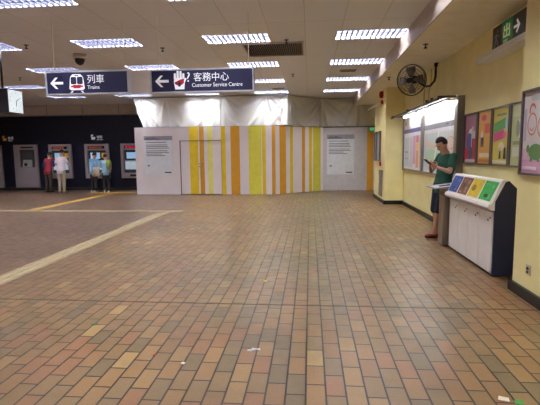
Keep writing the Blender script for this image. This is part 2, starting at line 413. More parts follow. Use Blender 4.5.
def kids_service(t, x0, y0, z0, F):
    i = MB(); o = .335
    i.prism([(o+.03,.03),(o+.17,.03),(o+.18,.16),(o+.15,.2),(o+.02,.2),(o+.01,.13)], F, .001, .004, signwhite)
    for k, (a, h) in enumerate(((.012,.27),(.055,.305),(.1,.3),(.142,.265))): i.prism(rrect(o+a,.17,o+a+.034,h,.014), F, .001, .004, signwhite)
    i.prism([(o+.165,.1),(o+.21,.19),(o+.19,.2),(o+.15,.15)], F, .001, .004, signwhite)
    i.prism([(o+.015,.13),(o+.1,.17),(o+.17,.19),(o+.165,.12),(o+.1,.075),(o+.04,.1)], F, .004, .006, M('sign_red', (190,30,44), .5))
    i.prism([(o+.08,.07),(o+.11,.07),(o+.12,.13),(o+.1,.15),(o+.08,.13)], F, .006, .008, signnavy)
    i.build('hand_icon', t)
    text('question_mark', '?', t, (x0+o+.2,y0-.001,z0+.14), .2, signwhite)
    text('chinese_text', '客務中心', t, (x0+.645,y0-.001,z0+.155), .136, signwhite)
    text('english_text', 'Customer Service Centre', t, (x0+.62,y0-.001,z0+.062), .08, signwhite, sx=.92)
sign(-4.06, -2.77, 2.44, 2.755, 'navy hanging sign with arrow and train icon, left of the pair', kids_train)
sign(-2.39, -.85, 2.43, 2.74, 'navy hanging sign with arrow and white hand icon, right of the pair', kids_service)

# ================================================================ CLOCK
t = thing('station_clock', 'square lit white clock hanging from the ceiling by the left edge', 'clock', (-5.72, 8.0, 2.3))
MB().box((-6.05,7.82,2.29), (-5.6,8.25,2.74), M('clock_case', (70,68,76), .4, .3)).build('case', t, bevel=.01)
MB().box((-5.6,7.84,2.31), (-5.592,8.23,2.72), M('clock_face', (225,238,245), .4, emit=.75)).build('dial', t)
cb_ = MB(); G = lambda u, v, d: (-5.592+d, 8.035+u, 2.515+v)
for k in range(12):
    a = math.pi*k/6; c, s_ = math.sin(a), math.cos(a)
    cb_.prism([(c*.17-s_*.008,s_*.17+c*.008),(c*.17+s_*.008,s_*.17-c*.008),(c*.145+s_*.008,s_*.145-c*.008),(c*.145-s_*.008,s_*.145+c*.008)], G, .001, .003, blackp)
cb_.build('hour_marks', t)
for nm, a, l, wd in (('minute_hand', 55, .14, .008), ('hour_hand', 175, .1, .011)):
    a = math.radians(a); c, s_ = math.sin(a), math.cos(a)
    MB().prism([(-s_*wd,c*wd),(s_*wd,-c*wd),(c*l+s_*wd*.6,s_*l-c*wd*.6),(c*l-s_*wd*.6,s_*l+c*wd*.6)], G, .003, .006, blackp).build(nm, t)
MB().cyl((-5.85,8.05,2.74), (-5.85,8.05,CZ), .02, blackp, 10).build('hanging_pole', t)

# ================================================================ HOARDING
pk = M('hoarding_white', (222, 212, 213), .5, var=.03, scale=2)
sy = M('stripe_yellow', (222, 190, 40), .5); so = M('stripe_orange', (206, 148, 40), .5); sg = M('stripe_lime', (212, 204, 74), .5); sp = M('stripe_pale', (222, 214, 120), .5)
H = thing('hoarding', 'long white construction hoarding with yellow and orange vertical stripes', 'hoarding', (-2.5, 15.5, 0))
HZ = 2.44
stripes = [(-4.314,-3.998,sy),(-3.946,-3.781,so),(-3.653,-3.47,sp),(-3.161,-2.997,sy),(-2.816,-2.49,so),(-2.166,-1.718,sg),(-1.689,-1.557,sy),(-1.343,-1.218,so)]
def strips(x0, x1, z0, z1, y0, y1, mb):
    cuts = [x0]; mats = []
    for a, b, mt in stripes:
        a2, b2 = max(a, x0), min(b, x1)
        if b2 <= a2: continue
        if a2 > cuts[-1]+1e-4: mats.append(pk); cuts.append(a2)
        mats.append(mt); cuts.append(b2)
    if cuts[-1] < x1-1e-4: mats.append(pk); cuts.append(x1)
    for i, mt in enumerate(mats): mb.box((cuts[i],y0,z0), (cuts[i+1],y1,z1), mt)
hp = MB(); Yh = 15.5
strips(-6.33, -4.66, 0.01, HZ, Yh, Yh+.06, hp); strips(-4.66, -3.15, 1.95, HZ, Yh, Yh+.06, hp); strips(-3.15, -1.218, 0.01, HZ, Yh, Yh+.06, hp)
hp.build('front_panel', H)
MB().box((-6.33,Yh+.06,.01), (-6.27,17.65,HZ), pk).build('return_panel', H)
for a, b in ((-4.645,-3.915), (-3.905,-3.165)):
    d = MB(); strips(a, b, .03, 1.935, Yh+.012, Yh+.05, d); lf = d.build('door_leaf', H)
    kx = b-.05 if b < -3.91 else a+.05
    MB().cyl((kx,Yh-.03,1.02), (kx,Yh+.012,1.02), .022, steel).build('door_knob', lf)
    MB().cyl((kx,Yh+.006,1.12), (kx,Yh+.012,1.12), .018, dsteel).build('lock', lf)
fr = MB(); fd = M('door_gap', (84, 76, 72), .6)
fr.box((-4.672,Yh-.006,.0), (-4.645,Yh+.05,1.955), fd).box((-3.165,Yh-.004,0), (-3.152,Yh+.05,1.955), M('door_edge', (150,140,136))).box((-4.645,Yh-.006,1.935), (-3.165,Yh+.05,1.955), fd)
fr.build('door_frame', H)
MB().box((-3.915,Yh+.03,.03), (-3.905,Yh+.05,1.935), fd).build('door_seal', H)
A = Vector((-1.218, Yh, 0)); B = Vector((.5, 17.05, 0)); D = B-A; nrm = Vector((-D.y, D.x, 0)).normalized()*.06
an = MB(); cut = 0
def aseg(s0, s1, mt):
    p, q = A+D*s0, A+D*s1; b0, b1 = Vector((0,0,.01)), Vector((0,0,HZ-.01))
    an.add([p+b0,q+b0,q+nrm+b0,p+nrm+b0,p+b1,q+b1,q+nrm+b1,p+nrm+b1], [(0,3,2,1),(4,5,6,7),(0,1,5,4),(1,2,6,5),(2,3,7,6),(3,0,4,7)], mt)
for s0, s1, mt in [(.081,.208,so),(.289,.35,sy),(.537,.601,so),(.688,.753,sy),(.775,.943,sg)]:
    aseg(cut, s0, pk); aseg(s0, s1, mt); cut = s1
aseg(cut, 1, pk); an.build('angled_panel', H)
rp = MB()
rp.box((.5,17.05,.01), (2.17,17.11,HZ-.02), M('hoarding_grey_white', (200,196,198), .5)).box((2.17,17.05,.01), (2.4,17.11,HZ-.02), so).box((2.4,17.05,.01), (2.6,17.11,HZ-.02), pk)
rp.build('right_panel', H)
def notice(x0, x1, y, z0, zt, zh, label):
    t = thing('notice', label, 'notice', ((x0+x1)/2, y, z0), group='notices on the hoarding')
    MB().box((x0,y-.012,z0), (x1,y,zh), M('notice_paper', (216,218,222), .4)).build('paper', t)
    MB().box((x0,y-.014,zh), (x1,y,zt), M('notice_header', (150,146,158), .4)).build('header', t)
    hd = MB(); L_ = (x1-x0)
    hd.prism([(0,0),(0,.05),(.1,.09),(.2,.07),(.3,.1),(.42,.05),(.5,.05),(.5,0)], lambda u,v,d: (x0+.04+u*L_, y-.014-d, zh+.02+v), .0005, .002, M('header_art', (116,112,126)))
    hd.build('header_art', t)
    tx = MB(); ink = M('ink_grey', (120,120,128)); z = zh-.09; rnd = random.Random(5)
    for para in (1, 3, 4):
        for k in range(para):
            tx.box((x0+.07*L_,y-.0135,z), (x0+L_*(.6+rnd.random()*.3),y-.012,z+.026), ink); z -= .058
        z -= .035
    tx.box((x0+.1*L_,y-.0135,z0+.3), (x0+.18*L_,y-.012,z0+.36), ink); tx.box((x1-.3*L_,y-.0135,z0+.06), (x1-.06*L_,y-.012,z0+.1), blackp)
    tx.build('printed_lines', t)
notice(-5.99, -4.94, Yh, .74, 2.13, 1.98, 'white printed notice on the left end of the hoarding beside the door')
notice(.65, 1.68, 17.05, .63, 2.15, 1.98, 'white printed notice on the grey right end of the hoarding')

# ================================================================ DUST SHEETS
def sheet(name, label, path, ztop, zbot, pins, nu, nv, mt, seed):
    rnd = random.Random(seed); P = [Vector((p[0], p[1], 0)) for p in path]
    L_ = [0]
    for i in range(1, len(P)): L_.append(L_[-1]+(P[i]-P[i-1]).length)
    tot = L_[-1]; vs = []; ph = [rnd.random()*6 for _ in range(8)]
    for i in range(nu+1):
        s_ = tot*i/nu; k = max(j for j in range(len(L_)) if L_[j] <= s_+1e-6); k = min(k, len(P)-2)
        q = P[k].lerp(P[k+1], (s_-L_[k])/(L_[k+1]-L_[k])); n_ = (P[k+1]-P[k]).normalized(); n_ = Vector((n_.y, -n_.x, 0))
        for j in range(nv+1):
            v = j/nv; z = ztop-(ztop-zbot)*v
            if name == 'l':   # slanted left edge
                q2 = q + Vector((max(0, .36*v*(1-s_/1.3)), 0, 0))
            else: q2 = q
            d = .05*math.sin(s_*2.1+ph[0])*v + .018*math.sin(s_*5+ph[1]+2*v)*v
            for (ps, amp, spread) in pins:
                r = math.hypot(s_-ps, (v+.04)*1.1); th = math.atan2(s_-ps, v+.04)
                d += amp*math.exp(-((s_-ps)/spread)**2*.8)*(math.sin(th*11+ps*3)*.6+math.sin(th*23+ps)*.25)*min(1, r*2.2)
                d += amp*.9*math.exp(-((abs(s_-ps)-1.1*v**1.6*spread)/.07)**2)*v
            sag = .03*math.sin(s_*1.9+1)
            vs.append(q2+n_*d+Vector((0,0,z+sag*(1-v)*.4)))
    fs = [(i*(nv+1)+j, (i+1)*(nv+1)+j, (i+1)*(nv+1)+j+1, i*(nv+1)+j+1) for i in range(nu) for j in range(nv)]
    o = MB().add(vs, fs, mt, True).build('dust_sheet'); s2 = o.modifiers.new('thick', 'SOLIDIFY'); s2.thickness = .004
    return tag(o, label, 'dust sheet', 'dust sheets above the hoarding')
shw = M('polythene_sheet', (240, 240, 236), .45, var=.03, scale=2); shg = M('polythene_sheet_grey', (214, 212, 202), .5, var=.05, scale=2)
sheet('l', 'white plastic sheet hung above the left half of the hoarding, ending at a slanted edge', [(-6.43,15.72),(-3.2,15.72)], 3.54, 2.455, [(.3,.05,.5),(1.2,.03,.5),(3.0,.05,.6)], 170, 40, shw, 3)
sheet('m', 'bright white plastic sheet above the middle stripes with gathered folds at its right', [(-3.2,15.75),(-.78,15.75)], 3.54, 2.455, [(.05,.05,.5),(1.7,.06,.6),(2.35,.06,.5)], 170, 40, shw, 4)
sheet('r', 'duller grey plastic sheet above the angled right part of the hoarding', [(-.77,15.82),(-.5,16.35),(.35,17.2),(2.55,17.25)], 3.53, 2.455, [(.1,.07,.7),(1.9,.07,.9),(3.3,.05,.6)], 220, 40, shg, 5)
tag(MB().box((-6.52,15.62,3.49), (-.8,15.66,3.52), steel).box((-6.5,15.62,3.52), (-6.46,15.66,CZ), steel).box((-.84,15.62,3.52), (-.8,15.66,CZ), steel).build('sheet_rail'), 'thin metal rail holding the bright white sheets under the ceiling', 'rail')

# ================================================================ TICKET MACHINES (recessed in navy wall)
scr = M('lit_screen', (150,190,225), .3, emit=.5); scr2 = M('lit_panel', (190,208,220), .3, emit=.3)
amb = M('amber_led', (200,84,30), .4, emit=.4); redled = M('red_led', (220,20,60), .4, emit=.7); yel = M('yellow_tag', (232,180,30), .4, emit=.1)
def machine_wall(x0, x1, led, label):
    Y = 17.7; t = thing('ticket_machine', label, 'ticket machine', ((x0+x1)/2, Y-.1, .5), group='wall ticket machines with lit screens')
    z0, z1 = .5, 1.93; b = MB()
    b.box((x0,Y-.12,z0), (x0+.12,Y,z1), grey).box((x1-.12,Y-.12,z0), (x1,Y,z1), grey).box((x0+.12,Y-.12,1.66), (x1-.12,Y,z1), grey).box((x0+.12,Y-.12,z0), (x1-.12,Y,.72), grey)
    b.box((x0+.12,Y-.03,.72), (x1-.12,Y,1.66), dgrey); b.build('housing', t, bevel=.012)
    d = MB().box((x0+.16,Y-.126,1.73), (x1-.16,Y-.12,1.84), blackp).build('display_strip', t)
    tx = MB(); rnd = random.Random(int(x0*10)); u = x0+.22
    while u < x1-.28: wd = .03+rnd.random()*.05; tx.box((u,Y-.129,1.755), (u+wd,Y-.126,1.815), led); u += wd+.03
    tx.build('led_characters', d)
    w_ = x1-x0-.24; X0 = x0+.12
    MB().box((X0+.08,Y-.05,1.28), (X0+w_*.68,Y-.03,1.6), M('screen_bezel', (40,44,52))).box((X0+.11,Y-.055,1.31), (X0+w_*.65,Y-.05,1.57), scr).build('screen', t)
    MB().box((X0+w_*.74,Y-.06,1.36), (X0+w_*.94,Y-.03,1.56), yel).build('yellow_card_reader', t)
    MB().box((X0+.05,Y-.08,.86), (X0+w_*.9,Y-.03,1.2), scr2).build('fare_panel', t)
    MB().box((X0+.05,Y-.1,1.22), (X0+w_-.05,Y-.03,1.25), M('shelf_grey', (170,170,176))).build('shelf', t)
    MB().box(((x0+x1)/2-.16,Y-.125,.57), ((x0+x1)/2+.16,Y-.119,.66), blackp).build('ticket_tray', t)
machine_wall(-10.96, -9.97, amb, 'wall ticket machine with lit screen behind the red and white shirted customers')
machine_wall(-9.38, -8.34, amb, 'wall ticket machine in use by two people in blue shirts')
machine_wall(-7.82, -6.75, redled, 'unused wall ticket machine partly hidden by the left end of the hoarding')
def machine_floor(x0, x1, label):
    Y = 17.7; t = thing('ticket_machine', label, 'ticket machine', ((x0+x1)/2, Y-.06, 0), group='full height grey machines')
    b = MB().box((x0,Y-.14,.12), (x0+.24,Y-.06,1.93), grey).box((x1-.14,Y-.14,.12), (x1,Y-.06,1.93), grey).box((x0+.24,Y-.14,1.72), (x1-.14,Y-.06,1.93), grey).box((x0+.24,Y-.14,.12), (x1-.14,Y-.06,.98), grey)
    b.box((x0,Y-.06,.0), (x1,Y-.006,1.93), dgrey); b.build('housing', t, bevel=.01)
    MB().box((x0+.26,Y-.146,1.78), (x1-.18,Y-.14,1.85), M('slot_dark',(60,50,48))).build('display_strip', t)
    MB().cyl((x0+.3,Y-.155,1.8), (x0+.3,Y-.14,1.8), .045, M('orange_mark',(214,140,40)), 12).build('orange_mark', t)
    MB().box((x0+.34,Y-.09,1.36), (x1-.24,Y-.06,1.62), M('dim_screen',(90,90,94), .25)).build('screen', t)
    MB().add([(x0+.36,Y-.14,.99),(x1-.3,Y-.14,.99),(x1-.3,Y-.06,1.3),(x0+.36,Y-.06,1.3),(x0+.36,Y-.06,.99),(x1-.3,Y-.06,.99)], [(0,1,2,3),(0,4,5,1),(0,3,4),(1,5,2)], M('keypad_panel',(170,174,172), .4)).build('keypad_panel', t)
    MB().box((x0+.44,Y-.13,1.03), (x1-.5,Y-.11,1.16), blackp).build('keypad', t)
    MB().box((x0+.06,Y-.144,.2), (x1-.06,Y-.14,.9), grey).build('service_door', t)
machine_floor(-12.5, -11.44, 'full height grey machine standing alone left of the red-shirted customer')
machine_floor(-14.3, -13.06, 'full height grey machine cut off by the left edge')
for x0, ic, s1, s2, lab in ((-13.05, M('icon_orange',(206,136,50), emit=.1), '售票', 'Tickets', 'small white lettering with orange icon above the grey machine on the navy wall'),
        (-9.12, signwhite, '增值', 'Add Value', 'small white lettering with white icon above the busy machines on the navy wall')):
    t = thing('wall_lettering', lab, 'sign', (x0, 17.69, 2.1), group='small signs on the navy wall')
    ib = MB(); Fn = lambda u, v, d: (x0+u, 17.7-d, 2.11+v)
    ib.prism([(.02,.0),(.16,.0),(.19,.05),(.19,.11),(.02,.11)], Fn, .0005, .006, ic).prism([(.0,.12),(.06,.12),(.12,.2),(.05,.22),(.0,.17)], Fn, .0005, .006, ic)
    ib.build('icon', t)
    text('chinese_text', s1, t, (x0+.25,17.698,2.17), .125, signwhite); text('english_text', s2, t, (x0+.25,17.698,2.09), .065, signwhite)

# ================================================================ RIGHT WALL
def FW(y, z, X=WX):     # u to the viewer's right (towards -Y), v up, d out of the wall
    return lambda u, v, d: (X-d, y-u, z+v)
def ell(cx, cy, rx, ry, n=14, a0=0): return [(cx+rx*math.cos(a0+2*math.pi*k/n), cy+ry*math.sin(a0+2*math.pi*k/n)) for k in range(n)]
def R4(a, b, c, d): return [(a,b),(c,b),(c,d),(a,d)]
def C(r, g, b): return M('print_%d_%d_%d' % (r, g, b), (r, g, b), .35, var=.03)
def poster(yf, yn, z0, z1, X, bgc, shapes, label, texts=()):
    w_, h_ = yf-yn, z1-z0; F = FW(yf, z0, X)
    t = thing('poster', label, 'poster', (X, (yf+yn)/2, z0), group='framed posters on the right wall')
    al = M('poster_frame', (120,112,110), .35, .6); f = MB(); e = .022
    for p in (R4(0,0,w_,e), R4(0,h_-e,w_,h_), R4(0,e,e,h_-e), R4(w_-e,e,w_,h_-e)): f.prism(p, F, .001, .035, al)
    f.build('frame', t)
    MB().prism(R4(e,e,w_-e,h_-e), F, .001, .012, bgc).build('backing_print', t)
    a = MB(); lay = .0121
    for pts, c in shapes:
        a.prism([(e+(w_-2*e)*u, e+(h_-2*e)*v) for u, v in pts], F, lay, lay+.0004, c); lay += .0004
    a.build('artwork', t)
    return t
wht = C(232,230,226)
yy = [(7.74,7.17),(7.15,6.62),(6.60,6.05),(6.03,5.48)]
poster(*yy[0], 1.28, 2.095, WX, C(170,104,124), [(R4(.08,.68,.95,.97),C(176,120,140)),(ell(.5,.62,.2,.09),wht),(ell(.42,.42,.26,.2),C(64,84,150)),(R4(.55,.3,.85,.66),C(210,206,214)),(R4(.05,.08,.4,.3),C(196,40,50)),(R4(.6,.1,.95,.5),C(170,40,52)),(ell(.5,.2,.18,.14),C(60,66,110)),(R4(.1,.02,.9,.07),wht),(ell(.66,.7,.08,.06),C(226,190,170))],
       'poster with blue and white figures on a crimson ground, leftmost of the row of four')
poster(*yy[1], 1.28, 2.095, WX, C(232,176,88), [(R4(.05,.8,.95,.97),C(232,180,110)),(ell(.4,.88,.2,.06),C(220,90,120)),(R4(.48,.58,.93,.76),C(226,100,90)),(ell(.28,.55,.1,.08),C(236,220,200)),(R4(.2,.32,.44,.5),C(110,84,70)),(ell(.32,.44,.12,.07),C(60,50,60)),(R4(.12,.12,.88,.2),C(240,232,210)),(R4(.05,.02,.95,.08),C(200,120,50))],
       'orange poster with a white caption bar, second in the row of four')
poster(*yy[2], 1.28, 2.095, WX, C(222,212,96), [(R4(.2,.86,.8,.9),C(150,160,110)),([(.05,.56),(.8,.64),(.8,.82),(.05,.74)],C(84,168,90)),(ell(.84,.72,.1,.13),C(170,210,200)),([(.05,.4),(.68,.46),(.68,.62),(.05,.56)],C(214,80,136)),(ell(.75,.52,.1,.06),C(230,120,160)),(ell(.55,.32,.18,.08),C(240,232,190)),([(.42,.1),(.56,.1),(.54,.24),(.46,.24)],C(60,56,70)),([(.7,.1),(.88,.1),(.84,.3),(.74,.3)],C(50,50,64)),(ell(.5,.27,.05,.035),C(226,186,150)),(ell(.79,.33,.05,.035),C(226,186,150)),(R4(.05,.02,.95,.07),C(236,236,220))],
       'yellow poster with green and pink banners, third in the row of four')
poster(*yy[3], 1.28, 2.095, WX, C(196,208,150), [(R4(.05,.8,.95,.97),C(214,220,180)),(ell(.5,.6,.22,.16),C(230,232,214)),(ell(.35,.6,.1,.14),C(150,160,140)),(R4(.1,.15,.9,.3),C(222,224,206)),(R4(.1,.34,.5,.4),C(150,160,120))],
       'pale green poster partly hidden behind the near pier')
def arc(cx, cy, r, a0, a1, wd, n=9):
    P = [(cx+(r+wd)*math.cos(math.radians(a0+(a1-a0)*k/n)), cy+(r+wd)*.8*math.sin(math.radians(a0+(a1-a0)*k/n))) for k in range(n+1)]
    return P+[(cx+r*math.cos(math.radians(a0+(a1-a0)*k/n)), cy+r*.8*math.sin(math.radians(a0+(a1-a0)*k/n))) for k in range(n, -1, -1)]
og = C(206,120,84); gn = C(96,140,76)
poster(4.73, 4.17, 1.25, 2.085, PX, C(222,214,216), [(R4(0,0,1,.16),C(214,160,194)),(R4(0,.16,1,.3),C(222,190,208)),(arc(.34,.6,.15,0,180,.025),og),(arc(.34,.6,.15,180,358,.025),og),(arc(.72,.56,.15,0,180,.025),og),(arc(.72,.56,.15,180,358,.025),og),(arc(.34,.76,.08,20,200,.04),C(196,104,74)),
        (arc(.34,.58,.06,200,340,.02),og),(arc(.72,.54,.06,200,340,.02),og),(ell(.52,.26,.26,.1),gn),(ell(.76,.3,.1,.06),gn),(R4(.34,.14,.42,.2),gn),(R4(.6,.14,.68,.2),gn),(ell(.24,.3,.06,.05),gn),(R4(.06,.4,.14,.8),C(190,180,200)),(R4(.3,.88,.6,.95),C(196,196,200)),(R4(.06,.04,.6,.08),C(236,220,232)),(R4(.66,.88,.95,.96),C(200,190,196))],
       'large pale poster with orange scribbles and a green shape on the near pier')
# exit sign on its light fitting
t = thing('exit_sign', 'dark green exit sign standing on a white strip light fitting on the wall', 'exit sign', (2.5, 6.0, 2.76))
MB().box((2.44,5.2,2.755), (WX-.001,6.92,2.80), white).box((2.43,5.2,2.80), (2.56,6.92,2.835), white).build('light_fitting', t, bevel=.008)
MB().box((2.49,5.2,2.835), (2.53,6.45,3.14), M('exit_dark', (40,38,52), .4)).build('sign_board', t)
F = FW(6.45, 2.835, 2.49)
e = MB().prism(R4(.3,.01,.61,.295), F, .001, .003, M('exit_green', (40,110,66), .4, emit=.15)).build('green_field', t)
text('exit_character', '出', t, (2.486,6.45-.33,2.94), .18, M('exit_glyph', (196,214,160), .5, emit=.2), 'left', bold=.004, sx=1.25)
text('exit_text', 'EXIT', t, (2.486,6.45-.36,2.86), .06, M('exit_glyph', (196,214,160)), 'left')
rm = MB(); xg = M('exit_grey', (130,130,138), .5)
rm.prism(ell(.155,.235,.022,.022), F, .001, .003, xg).prism([(0.108,.2),(0.153,.21),(0.153,.13),(0.108,.12)], F, .001, .003, xg).prism([(0.108,.14),(0.135,.12),(0.081,.04),(0.054,.05)], F, .001, .003, xg).prism([(0.135,.13),(0.171,.12),(0.198,.05),(0.171,.04)], F, .001, .003, xg).prism([(0.063,.19),(0.117,.2),(0.117,.18),(0.054,.15)], F, .001, .003, xg).prism([(0.144,.2),(0.216,.17),(0.207,.155),(0.144,.175)], F, .001, .003, xg)
rm.build('running_figure', t)
MB().prism([(.635,.14),(.74,.14),(.70,.09),(.725,.07),(.80,.155),(.725,.24),(.70,.22),(.74,.17),(.635,.17)], F, .001, .003, signwhite).build('arrow', t)

# map display case
t = thing('map_display_case', 'steel framed map display case with a lit overhead hood behind the standing man', 'display case', (2.5, 10.1, .98))
Y0, Y1, Ym = 7.98, 12.5, 10.42
f = MB()
f.box((2.50,Y0-.16,1.02), (WX-.001,Y0,2.43), steel).box((2.56,Y1,.98), (WX-.001,Y1+.04,2.43), steel).box((2.54,Ym-.05,1.0), (WX-.001,Ym+.05,2.3), steel)
f.box((2.56,Y0,1.0), (WX-.001,Y1,1.035), steel).box((2.56,Y0,2.39), (WX-.001,Y1,2.42), steel)
f.build('frame', t, bevel=.004)
def board(ya, yb, z0, z1, head, hz, shapes, nm, lab=None):
    w_, h_ = ya-yb, z1-z0; F = FW(ya, z0, WX)
    q = MB().prism(R4(0,0,w_,h_), F, .001, .02, M('map_white', (226,226,232), .3)).build(nm, t)
    a = MB(); a.prism(R4(0,hz,w_,hz+.1), F, .0201, .0205, head); lay = .0205
    for p, c in shapes: a.prism([(w_*u, h_*v) for u, v in p], F, lay, lay+.0003, c); lay += .0003
    a.build('printed_map', q)
board(Y1, Ym+.05, 1.035, 2.39, C(78,70,130), .93, [(R4(.04,.04,.3,.6),C(196,206,214)),(R4(.34,.04,.5,.6),C(210,200,216)),(R4(.52,.1,.66,.62),C(206,160,196)),(R4(.68,.04,.8,.35),C(226,160,110)),(R4(.68,.36,.8,.5),C(240,200,120)),(R4(.68,.5,.8,.62),C(206,110,160)),(R4(.83,.04,.96,.62),C(232,190,170)),(R4(.08,.3,.26,.34),C(150,160,180)),(R4(.08,.18,.26,.21),C(160,170,190)),(R4(.04,.84,.12,.9),C(220,90,90)),(ell(.9,.8,.06,.02),C(200,140,180))], 'map_panel')
board(Ym-.05, Y0, 1.035, 2.39, C(134,134,142), .92, [(R4(.03,.03,.97,.62),C(206,214,212)),(ell(.25,.25,.2,.12),C(178,208,178)),(ell(.75,.4,.17,.1),C(224,206,196)),([(.03,.5),(.4,.42),(.97,.55),(.97,.52),(.4,.38),(.03,.46)],C(230,200,170)),(arc(.8,.45,.1,0,350,.012),C(206,150,130)),([(.3,.03),(.34,.03),(.5,.62),(.46,.62)],C(240,236,220)),(ell(.6,.2,.12,.08),C(190,206,220)),(R4(.04,.84,.5,.9),C(236,238,244)),(ell(.7,.72,.05,.015),C(90,90,100))], 'map_panel')
hd = MB(); hm = M('hood_metal', (120,112,100), .4, .5)
hd.add([(2.2,7.95,2.37),(2.47,7.95,2.43),(2.47,12.25,2.43),(2.2,12.25,2.38),(2.2,7.95,2.385),(2.47,7.95,2.445),(2.47,12.25,2.445),(2.2,12.25,2.395)], [(0,3,2,1),(4,5,6,7),(0,1,5,4),(1,2,6,5),(2,3,7,6),(3,0,4,7)], hm)
hd.box((2.18,7.93,2.36), (2.215,12.27,2.40), dsteel)
for y in (7.93, 10.42, 12.24): hd.box((2.2,y,2.40), (WX-.001,y+.03,2.44), dsteel)
hd.build('hood', t)
cl = bpy.data.materials.new('case_lamp'); cl.use_nodes = True; q = cl.node_tree.nodes['Principled BSDF']
q.inputs['Emission Color'].default_value = (.97,.97,1,1); q.inputs['Emission Strength'].default_value = CASE_LAMP
for ya, yb in ((8.15,9.35), (9.55,10.35), (10.6,11.8)):
    lf = MB().box((2.40,ya,2.375), (2.47,yb,2.42), white).build('lamp_batten', t)
    MB().cyl((2.435,ya+.03,2.36), (2.435,yb-.03,2.36), .014, cl, 8).build('lamp_tube', lf)

# fan
t = thing('wall_fan', 'black caged wall fan on a curved bracket above the map case', 'fan', (1.97, 8.95, 2.6))
fc = Vector((1.97,8.95,2.87)); ax = Vector((-.62,-.76,-.18)).normalized()
a_ = ax.cross(Vector((0,0,1))).normalized(); b_ = ax.cross(a_).normalized()
def ring(r, off, n=32): return [fc+ax*off+(a_*math.cos(2*math.pi*k/n)+b_*math.sin(2*math.pi*k/n))*r for k in range(n+1)]
fm = M('fan_black', (34,34,36), .4, .3)
cg = MB()
for r, o in ((.295,0), (.29,.03), (.29,-.03), (.2,.085), (.2,-.085), (.1,.105)): cg.pipe(ring(r, o), .004 if r < .29 else .006, fm, 5)
for k in range(40):
    d = a_*math.cos(2*math.pi*k/40)+b_*math.sin(2*math.pi*k/40)
    for sgn in (1, -1): cg.pipe([fc+ax*sgn*.11+d*.04, fc+ax*sgn*.105+d*.1, fc+ax*sgn*.085+d*.2, fc+ax*sgn*.03+d*.29], .0022, fm, 4)
cg.cyl(fc+ax*.105, fc+ax*.12, .05, fm, 16)
cg.build('cage', t)
bl = MB()
for k in range(4):
    vs = []; th0 = k*math.pi/2
    for r_, wd in ((.04,.25),(.12,.42),(.2,.44),(.265,.3)):
        for sg_, tw in ((-1,-.03),(1,.03)):
            th = th0+sg_*wd; vs.append(fc+(a_*math.cos(th)+b_*math.sin(th))*r_+ax*tw)
    bl.add(vs, [(0,1,3,2),(2,3,5,4),(4,5,7,6)], M('fan_blade', (128,122,112), .4, .2), True)
bo = bl.build('blade_rotor', t); sm = bo.modifiers.new('t', 'SOLIDIFY'); sm.thickness = .004
MB().cyl(fc-ax*.02, fc+ax*.05, .04, fm, 14).build('hub', t)
MB().cyl(fc-ax*.11, fc-ax*.25, .075, fm, 18, .06).build('motor', t)
mo = fc-ax*.2
MB().pipe([mo, mo+Vector((.06,.0,-.06)), Vector((2.3,9.2,2.78)), Vector((2.42,9.3,2.8)), Vector((2.5,9.3,2.9)), Vector((2.52,9.3,3.0)), Vector((2.52,9.3,3.24))], .022, fm, 8).build('bracket_arm', t)
MB().box((2.49,9.26,3.235), (2.56,9.34,SZ), fm).cyl((2.52,9.3,3.18), (2.52,9.3,3.245), .035, fm, 10).build('mount', t)
# conduits above the case
t = thing('conduit', 'thin cream pipes and brackets on the wall between fan and map case', 'conduit', (2.58, 10.3, 2.45))
cn = M('conduit_cream', (196,178,118), .5)
MB().cyl((2.59,10.45,2.44), (2.59,10.45,SZ), .012, cn, 8).build('pipe', t)
MB().pipe([(2.59,10.05,2.46),(2.59,10.05,2.7),(2.58,10.0,2.8),(2.59,9.9,2.95),(2.59,9.9,3.24)], .01, cn, 8).build('pipe', t)
MB().box((2.57,10.2,2.44), (WX-.001,10.24,2.62), dsteel).box((2.57,9.8,2.44), (WX-.001,9.84,2.62), dsteel).box((2.58,9.8,2.56), (2.6,10.24,2.58), dsteel).build('bracket', t)
# power outlet on near pier
t = thing('wall_outlet', 'small steel key switch plate low on the near pier', 'outlet', (PX, 4.47, .25))
MB().box((PX-.008,4.42,.26), (PX,4.51,.36), M('plate_cream', (206,198,170), .4)).build('plate', t, bevel=.003)
MB().cyl((PX-.02,4.465,.325), (PX-.008,4.465,.325), .016, dsteel).cyl((PX-.02,4.465,.29), (PX-.008,4.465,.29), .013, dsteel).build('key_switch', t)

# ---- items on the far pillar side (X=2.11)
LX = 2.11
for ya, yb, z0, z1, lab in ((14.5,14.05,1.2,2.1,'narrow grey framed notice case on the side of the far pillar, farther one'),(13.95,13.4,1.2,2.1,'narrow grey framed notice case on the side of the far pillar, nearer one')):
    t = thing('notice_case', lab, 'notice case', (LX, (ya+yb)/2, z0), group='notice cases on the pillar')
    F = FW(ya, z0, LX); w_, h_ = ya-yb, z1-z0; f = MB()
    for p in (R4(0,0,w_,.03), R4(0,h_-.03,w_,h_), R4(0,.03,.03,h_-.03), R4(w_-.03,.03,w_,h_-.03)): f.prism(p, F, .001, .06, steel)
    f.build('frame', t); MB().prism(R4(.03,.03,w_-.03,h_-.03), F, .001, .03, M('case_paper', (150,150,156), .3)).build('backing', t)
t = thing('fire_hose_panel', 'steel panel door low on the side of the far pillar', 'panel', (LX, 13.3, .2))
MB().box((LX-.03,13.0,.18), (LX,13.55,.95), steel).build('door', t, bevel=.004)
MB().box((LX-.045,13.42,.55), (LX-.03,13.46,.8), white).build('handle', t)
t = thing('fire_call_point', 'small red fire call point on the side of the far pillar', 'call point', (LX, 13.4, 1.07))
